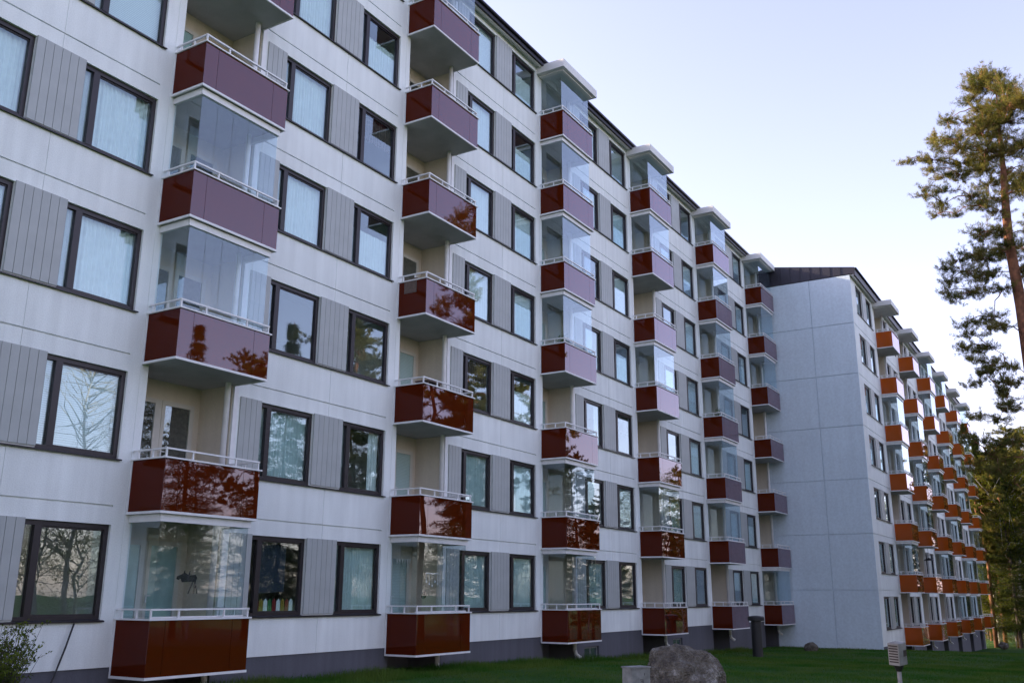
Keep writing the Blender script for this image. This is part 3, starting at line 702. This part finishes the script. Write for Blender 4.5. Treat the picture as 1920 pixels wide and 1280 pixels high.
# understory shrubs along the wood's edge
sh0 = None
for i in range(26):
    x = 87.5+rf.uniform(0, 8); y = CAM.y+(x-CAM.x)*math.tan(R(rf.uniform(-3, 7.6)))
    lb = 'low yellow-green bush at the foot of the backlit wood'
    if sh0 is None: sh0 = tree('bush', lb, 'bush', bt2, (x, y, gz(x, y)), 0, .45, 'bushes at the edge of the wood')
    else: copy_thing(sh0, (x, y, gz(x, y)), rf.uniform(0, 6), rf.uniform(.3, .6))

# trees across the lawn: mirrored in the facade, some conifers added to shade it
lbm = 'conifer across the lawn, seen only as a reflection in the windows and red balcony glass, or unseen and added to shade the lower facade'
mir_shade = [(sp1, 20.5, -25, .86), (gp1, 26, -26, .80), (sp1, 32.2, -28, 1.08), (sp2, 30.2, -29, 1.1), (gp2, 37.5, -27, 1.2), (sp2, 41, -30, 1.35), (gp1, 33.5, -20, .95), (gp2, 40, -20, .98), (sp2, 48, -27, 1.3),
       (gp1, 54, -26, 1.3), (sp1, 58, -30, 1.15), (gp1, 46, -16.5, .62), (sp2, 64, -27, .95), (sp1, 71, -28, .85), (gp2, 78, -30, .75), (gp2, 60, -19, .68), (sp1, 15, -31, .62), (sp2, 9, -33, .55), (gp2, 85, -26, .7), (sp2, 96, -30, .7),
       (sp1, -2, -27, 1.0), (sp2, 4, -30, .95), (gp2, -8, -25, .95), (sp1, -15, -29, 1.1), (sp2, -22, -24, 1.05), (gp1, -30, -28, 1.0), (sp1, -36, -20, 1.1), (sp2, 11, -27, .75), (sp1, -42, -12, 1.1), (sp2, -40, -4, 1.0)]  # this row is added out of view to darken the facade's lower left
f2 = {}
for k, (me, x, y, s) in enumerate(mir_shade):
    kk = id(me)
    if kk not in f2: f2[kk] = tree('spruce_tree' if me in (sp1, sp2) else 'pine_tree', lbm, 'tree', me, (x, y, gz(x, y)), k*1.1, s, 'conifers mirrored in the facade')
    else: copy_thing(f2[kk], (x, y, gz(x, y)), k*1.7, s)
bb = None
for k, (x, y, s) in enumerate([(17.5, -27, .95), (23, -30, .85), (12, -29, .75), (28, -33, .8), (5, -28, .7)]):
    lb = 'thinly leaved birch across the lawn, seen only as a reflection in the lower windows'
    if bb is None: bb = tree('birch_tree', lb, 'tree', bare, (x, y, gz(x, y)), 0, s, 'birches mirrored in the facade')
    else: copy_thing(bb, (x, y, gz(x, y)), k*2.1, s)
hb = None
for k in range(34):
    x = -20+(k % 17)*6.2+(k//17)*3; y = (-34 if k < 17 else -24.5)+2*math.sin(k*2.3); lb = 'leafy bush across the lawn, seen only as a reflection in the lowest windows'
    if hb is None: hb = tree('bush', lb, 'bush', bt2, (x, y, gz(x, y)), 0, .8, 'bushes mirrored in the facade')
    else: copy_thing(hb, (x, y, gz(x, y)), k*1.3, .6+.35*((k*7) % 5)/5)

# ------------------------------------------------------------------ grass
rs = np.random.RandomState(9)
def blades(n, x0, x1, y0, y1, h, w, dens_pow=1.0):
    x = x0+(x1-x0)*rs.rand(n)**dens_pow; y = rs.uniform(y0, y1, n)
    z = np.interp(x, GX, GZ)+.012*np.sin(x*.9+y*.5)*(x < 60)*np.minimum(1, np.abs(y)/3)
    hh = h*rs.uniform(.4, 1.3, n)*(1+.5*np.sin(x*1.7)*np.sin(y*2.1)); a = rs.uniform(0, 6.283, n); wx, wy = np.cos(a)*w/2, np.sin(a)*w/2
    lean = rs.normal(size=(n, 2))*hh[:, None]*.35
    return np.stack([np.stack([x-wx, y-wy, z-.01], 1), np.stack([x+wx, y+wy, z-.01], 1), np.stack([x+lean[:, 0], y+lean[:, 1], z+hh], 1)], 1)
G1 = np.concatenate([blades(150000, -2, 26, -12, -.05, .05, .011, 1.2), blades(60000, 20, 44, -14, -.05, .055, .018), blades(60000, 8, 34, -17, -11.5, .05, .016), blades(14000, -2, 34, -.75, -.03, .16, .014), blades(9000, 3, 15, -1.6, -.03, .13, .016)])
tag(add('grass', tri_mesh('grass', G1, 'grass')), 'short dark green grass of the shaded lawn, taller along the foot of the wall', 'grass', kind='stuff')

# ------------------------------------------------------------------ weeds / shrub at the lower left
def leaf_shrub(seed, n_stem, h, spread, ls):
    r_ = np.random.RandomState(seed); T = []; wood = MB()
    for i in range(n_stem):
        a = r_.rand()*6.283; e_ = np.array([math.cos(a)*spread*r_.rand(), math.sin(a)*spread*r_.rand(), h*r_.uniform(.55, 1.05)]); s = e_*[.12, .12, 0]
        md = (s+e_)/2+r_.normal(size=3)*.05
        wood.tube([tuple(s), tuple(md), tuple(e_)], [.007, .005, .002], 4)
        for q in range(5):
            t = .3+.14*q; b = s*(1-t)+e_*t; tip = b+np.array([r_.normal()*.16, r_.normal()*.16, .13+.08*r_.rand()])
            wood.tube([tuple(b), tuple(tip)], [.004, .0015], 3)
            for _ in range(15):
                c = b+(tip-b)*r_.uniform(.1, 1.05)+r_.normal(size=3)*.012; u = r_.normal(size=3)+np.array([0, 0, .5]); u /= np.linalg.norm(u); v = np.cross(u, r_.normal(size=3)); v /= np.linalg.norm(v)
                l_ = ls*r_.uniform(.6, 1.2); T += [[c, c+u*l_*.5+v*l_*.28, c+u*l_], [c, c+u*l_, c+u*l_*.5-v*l_*.28]]
    return wood.mesh('stem', 'barkd'), tri_mesh('leaves', np.array(T), 'shrub')
ss = leaf_shrub(4, 80, 1.35, .80, .05)
r_ = bpy.data.objects.new('shrub', None); COL.objects.link(r_); r_.location = (-2.92, -1.3, gz(-3, -1.3)-.05)
tag(r_, 'small leaved green shrub in front of the wall at the lower left corner', 'shrub'); add('stem', ss[0], r_); add('leaves', ss[1], r_)

# ------------------------------------------------------------------ things on the lawn
def noise3(p, s):
    return math.sin(p[0]*s+1.3)*math.cos(p[1]*s*1.1+.7)*math.sin(p[2]*s*.9+2.1)
import bmesh
def rock(seed, sx, sy, sz, sub=5, amp=.10):
    bm = bmesh.new(); bmesh.ops.create_icosphere(bm, subdivisions=sub, radius=1)
    from mathutils import noise
    for v in bm.verts:
        p = v.co.copy(); q = p+Vector((seed, seed*.7, 0))
        k = 1+amp*noise.noise(q*1.3)+amp*.45*noise.noise(q*3.1)+amp*.2*noise.noise(q*8)+amp*.08*noise.noise(q*20)
        v.co = Vector((p.x*sx, p.y*sy, p.z*sz))*k
    me = bpy.data.meshes.new('boulder'); bm.to_mesh(me); bm.free(); me.materials.append(M['rock']); me.polygons.foreach_set('use_smooth', [True]*len(me.polygons)); return me
def at(px, py, dist):
    d = cf+cr*((px-960)/1778.96)-cu*((py-640)/1778.96); return CAM+d*(dist/math.hypot(d.x, d.y))
b = at(1283, 1208, 15); g0 = gz(b.x, b.y)
o = add('boulder', rock(3.1, .585, .64, .72, 6, amp=.24), None, (b.x-.035, b.y+.05, b.z-.73), (0, .12, .6)); tag(o, 'big rounded grey granite boulder on the lawn', 'boulder')
b = at(1521, 1204, 49); o = add('boulder', rock(8.2, .40, .3, .28, 3, .25), None, (b.x, b.y, b.z-.25)); tag(o, 'small pale rock at the foot of the blue-grey gable wall', 'rock')
b = at(1881, 1207, 70); o = add('boulder', rock(5.2, .35, .3, .22, 3, .25), None, (b.x, b.y, b.z-.1)); tag(o, 'small pale stone far off at the edge of the wood', 'rock')
# black vent pipe
b = at(1422, 1240, 41); zv = gz(b.x, b.y)
r_ = bpy.data.objects.new('ventilation_pipe', None); COL.objects.link(r_); r_.location = (b.x, b.y, b.z-.02)
tag(r_, 'thick black ventilation pipe with a flat cap standing on the lawn', 'vent pipe')
def lathe(name, prof, mt, n=28):
    q = MB()
    for (r, z) in prof:
        for j in range(n): q.v.append((r*math.cos(2*math.pi*j/n), r*math.sin(2*math.pi*j/n), z))
    for k in range(len(prof)-1):
        for j in range(n): q.f.append((k*n+j, k*n+(j+1) % n, (k+1)*n+(j+1) % n, (k+1)*n+j))
    q.f.append(tuple(range(n))[::-1]); q.f.append(tuple((len(prof)-1)*n+j for j in range(n))); return q.mesh(name, mt, False)
add('pipe', lathe('pipe', [(.21, -.3), (.205, 0), (.205, 1.40), (.195, 1.62)], 'black'), r_)
add('cap', lathe('cap', [(.24, 1.58), (.33, 1.60), (.33, 1.72), (.30, 1.76), (.05, 1.79)], 'black'), r_)
# grey cable cabinet
b = at(1192.5, 1249, 13); g0 = gz(b.x, b.y); hh = b.z-g0
q = MB(); q.prism([(-.15, -.10), (.15, -.10), (.15, .10), (-.15, .10)], 'z', -.1, hh-.012)
r_ = add('cable_cabinet', q.mesh('cable_cabinet', 'boxg'), None, (b.x, b.y, g0), (0, 0, R(-28))); bevel(r_, .006); tag(r_, 'grey metal cable cabinet standing just left of the big boulder', 'cabinet')
add('lid', MB().box(-.16, .16, -.11, .11, hh-.012, hh+.006).mesh('lid', 'boxg'), r_)
dq = MB(); dq.box(-.05, .09, -.1035, -.1012, hh-.22, hh-.12)
nq = MB(); nq.box(-.02, .03, -.1065, -.1036, hh-.155, hh-.148); nq.box(.023, .03, -.1065, -.1036, hh-.20, hh-.155); nq.box(.05, .056, -.1065, -.1036, hh-.10, hh-.07); nq.box(-.005, .02, -.1065, -.1036, hh-.175, hh-.170)
add('label_plate', dq.mesh('label_plate', 'boxg'), r_); add('marking', nq.mesh('marking', 'black'), r_)
# leaning outlet box on a thin post
b = at(1690, 1247, 9); g0 = gz(b.x, b.y); L_ = b.z-g0
r_ = bpy.data.objects.new('outlet_post', None); COL.objects.link(r_); r_.location = (b.x-.02, b.y+.02, g0); r_.rotation_euler = (R(3), R(-5), R(-20))
tag(r_, 'small grey outlet box on a thin leaning post in the lawn', 'outlet post')
add('post', MB().tube([(0, 0, -.1), (0, 0, L_)], .018, 12).mesh('post', 'boxg', True), r_)
q = MB(); q.box(-.062, .062, -.05, .05, L_+.02, L_+.20); bx = bevel(add('outlet_box', q.mesh('outlet_box', 'boxg'), r_), .008)
q = MB()
for k in range(7): q.box(-.0635, -.0622, -.04, .04, L_+.045+k*.021, L_+.056+k*.021)
q.box(.005, .05, -.0535, -.0502, L_+.09, L_+.14); add('louvre', q.mesh('louvre', 'frame'), bx)
q = MB().tube([(0, 0, L_-.03), (0, 0, L_+.02)], [.022, .045], 12); add('collar', q.mesh('collar', 'black'), r_)
# black cable hanging from a sill
q = MB().tube([(-.84, -.07, .93), (-.95, -.075, .55), (-1.12, -.08, .05), (-1.32, -.08, -.36)], .016, 6)
tag(add('cable', q.mesh('cable', 'black', True)), 'black cable running down the wall from the sill of the lowest left window', 'cable')

# ------------------------------------------------------------------ belongings on the balconies
def hang(nm, label, cat, mbx, mt, loc): return tag(add(nm, mbx.mesh(nm, mt), None, loc), label, cat)
q = MB(); q.box(-.018, -.010, -.62, -.22, -.36, .03); q.box(-.018, .05, -.62, -.22, .03, .036); q.box(.042, .05, -.62, -.22, -.10, .03)
hang('rug', 'brown rug hung over the left edge of a balcony in the second column', 'rug', q, 'rug', (PA, 0, 3*H+PH+.03))
M['redcloth'] = simple('red_cloth', (.22, .02, .02), .9); M['green'] = simple('green_cloth', (.03, .16, .05), .9); M['yellow'] = simple('yellow_cloth', (.26, .17, .02), .9)
# window garland of coloured cloth
r_ = bpy.data.objects.new('cloth_garland', None); COL.objects.link(r_); r_.location = (3.07, .17, .97); tag(r_, 'garland of red, yellow, green and white cloths along the bottom of a ground floor window', 'garland')
for k in range(9):
    x = .38+k*.125; q = MB(); q.prism([(x, .10), (x+.115, .10), (x+.11, .30), (x+.058, .36), (x+.004, .30)], 'y', 0, .006)
    add('cloth', q.mesh('cloth', ['redcloth', 'yellow', 'curtain', 'green', 'redcloth', 'curtain', 'yellow', 'redcloth', 'curtain'][k]), r_)
q = MB(); q.prism([(.40, .45), (1.3, .50), (1.3, 1.45), (1.1, 1.5), (.6, 1.5), (.42, 1.2)], 'y', .10, .115)
hang('hanging_cloth', 'dark blue cloth hung inside the ground floor window above the garland', 'cloth', q, simple('navy_cloth', (.03, .04, .06), .9), (3.07, .17, .97))
# moose ornament in the nearest glazed balcony
q = MB()
q.prism([(-.16, .10), (.14, .12), (.17, .18), (.12, .24), (-.02, .22), (-.12, .27), (-.18, .24), (-.27, .21), (-.29, .16), (-.25, .14), (-.20, .17)], 'y', 0, .02)
for x, dx in ((.13, .08), (.10, -.10), (.13, .0)): q.prism([(x, .13), (x+.03, .13), (x+dx+.02, -.10), (x+dx, -.10)], 'y', .021+abs(dx)*.1, .03+abs(dx)*.1)
for x in (-.14, -.02): q.prism([(x, .20), (x+.02, .20), (x+.04, .30), (x+.02, .30)], 'y', .021, .03)
hang('wire_ornament', 'black moose shaped ornament hung inside the nearest ground floor glazed balcony', 'ornament', q, 'black', (.95, -BD+.2, PH+.55))
# bunting and bird decoration in the second column
q = MB(); q.tube([(0, 0, 0), (.35, 0, -.05), (.7, 0, 0)], .006, 4)
for k in range(6): q.prism([(.04+k*.11, -.02), (.14+k*.11, -.02), (.09+k*.11, -.16)], 'y', -.003, .003)
hang('bunting', 'string of small white pennants above the balcony door in the second column, ground floor', 'bunting', q, 'white', (PA+1.30, REC-.2, 2.35))
q = MB(); q.prism([(0, 0), (.12, .02), (.20, .12), (.13, .10), (.10, .20), (.05, .10), (-.04, .06)], 'y', 0, .02)
hang('bird_ornament', 'small black bird ornament in the ground floor glazed balcony of the second column', 'ornament', q, 'black', (PA+.55, -BD+.25, PH+.35))
q = MB()
for k in range(5): q.tube([(.12*k, 0, 0), (.12*k, 0, -.16-.05*(k % 3))], .005, 4); q.box(.12*k-.02, .12*k+.02, -.01, .01, -.22-.05*(k % 3), -.16-.05*(k % 3))
q.box(-.03, .5, -.01, .01, 0, .02)
hang('wind_chime', 'white wind chime hanging in the ground floor glazed balcony of the second column', 'wind chime', q, 'white', (PA+.75, -BD+.3, PH+.95))
# small table on an open balcony
r_ = bpy.data.objects.new('balcony_table', None); COL.objects.link(r_); r_.location = (PA+.85, -.45, 2*H+.2); tag(r_, 'small wooden table on the third lowest balcony of the second column', 'table')
add('table_top', MB().box(-.30, .30, -.22, .22, .98, 1.01).mesh('table_top', 'rug'), r_)
for sx in (-.27, .24):
    for sy in (-.19, .16): add('leg', MB().box(sx, sx+.03, sy, sy+.03, 0, .98).mesh('leg', 'rug'), r_)
# broom and poles leaning in the loggia of column four
q = MB().tube([(0, 0, 0), (.10, .05, 1.5)], .014, 6); q.box(-.12, .12, -.03, .03, -.0, .09)
hang('broom', 'long handled broom leaning in the open ground floor loggia of the fourth column', 'broom', q, 'rug', (3*PA+.45, .55, .2))
q = MB().tube([(0, 0, 0), (-.16, .03, 1.1)], .010, 6); q.tube([(.05, 0, 0), (.16, .03, 1.05)], .010, 6)
hang('ski_poles', 'pair of white poles leaning in the open ground floor loggia of the fourth column', 'poles', q, 'white', (3*PA+1.5, .8, .2))
# hanging lamp, second column of the far building
r_ = bpy.data.objects.new('hanging_lamp', None); COL.objects.link(r_); r_.location = (40.554+colsB[1]+.9, -5.138-.5, -1.189+H+2.0); tag(r_, 'black disc shaped lamp hanging in an open balcony of the orange balconied block', 'lamp')
add('lamp_shade', lathe('lamp_shade', [(.30, 0), (.24, .07), (.08, .14), (.03, .16)], 'black', 18), r_); add('cord', MB().tube([(0, 0, .15), (0, 0, .78)], .008, 5).mesh('cord', 'black'), r_)

def plant(seed):
    r_ = np.random.RandomState(seed); T = []
    for _ in range(260):
        a = r_.normal(size=3)*np.array([.13, .10, .13])+[0, 0, .34]; u = r_.normal(size=3); u /= np.linalg.norm(u); v = np.cross(u, r_.normal(size=3)); v /= np.linalg.norm(v)
        T.append([a, a+u*.05+v*.025, a+u*.10])
    return lathe('pot', [(.08, 0), (.12, .20), (.13, .20), (.13, .23), (.11, .23)], 'rug', 16), tri_mesh('leaves', np.array(T), 'shrub')
pm = plant(3)
for (cx, f, ox, oy, lb) in [(2, 3, .55, -.55, 'potted plant in the glazed balcony of the third column, fourth storey'), (4, 3, .5, -.6, 'potted plant in the glazed balcony of the fifth column, fourth storey')]:
    r_ = bpy.data.objects.new('potted_plant', None); COL.objects.link(r_); r_.location = (cx*PA+ox, oy, f*H+.20); tag(r_, lb, 'plant', 'potted plants on the balconies')
    p0 = add('plant_stand', MB().box(-.15, .15, -.12, .12, .60, .63).box(-.14, -.11, -.11, -.08, 0, .60).box(.11, .14, -.11, -.08, 0, .60).box(-.14, -.11, .08, .11, 0, .60).box(.11, .14, .08, .11, 0, .60).mesh('plant_stand', 'white'), r_)
    add('pot', pm[0], r_, (0, 0, .63)); add('leaves', pm[1], r_, (0, 0, .63))
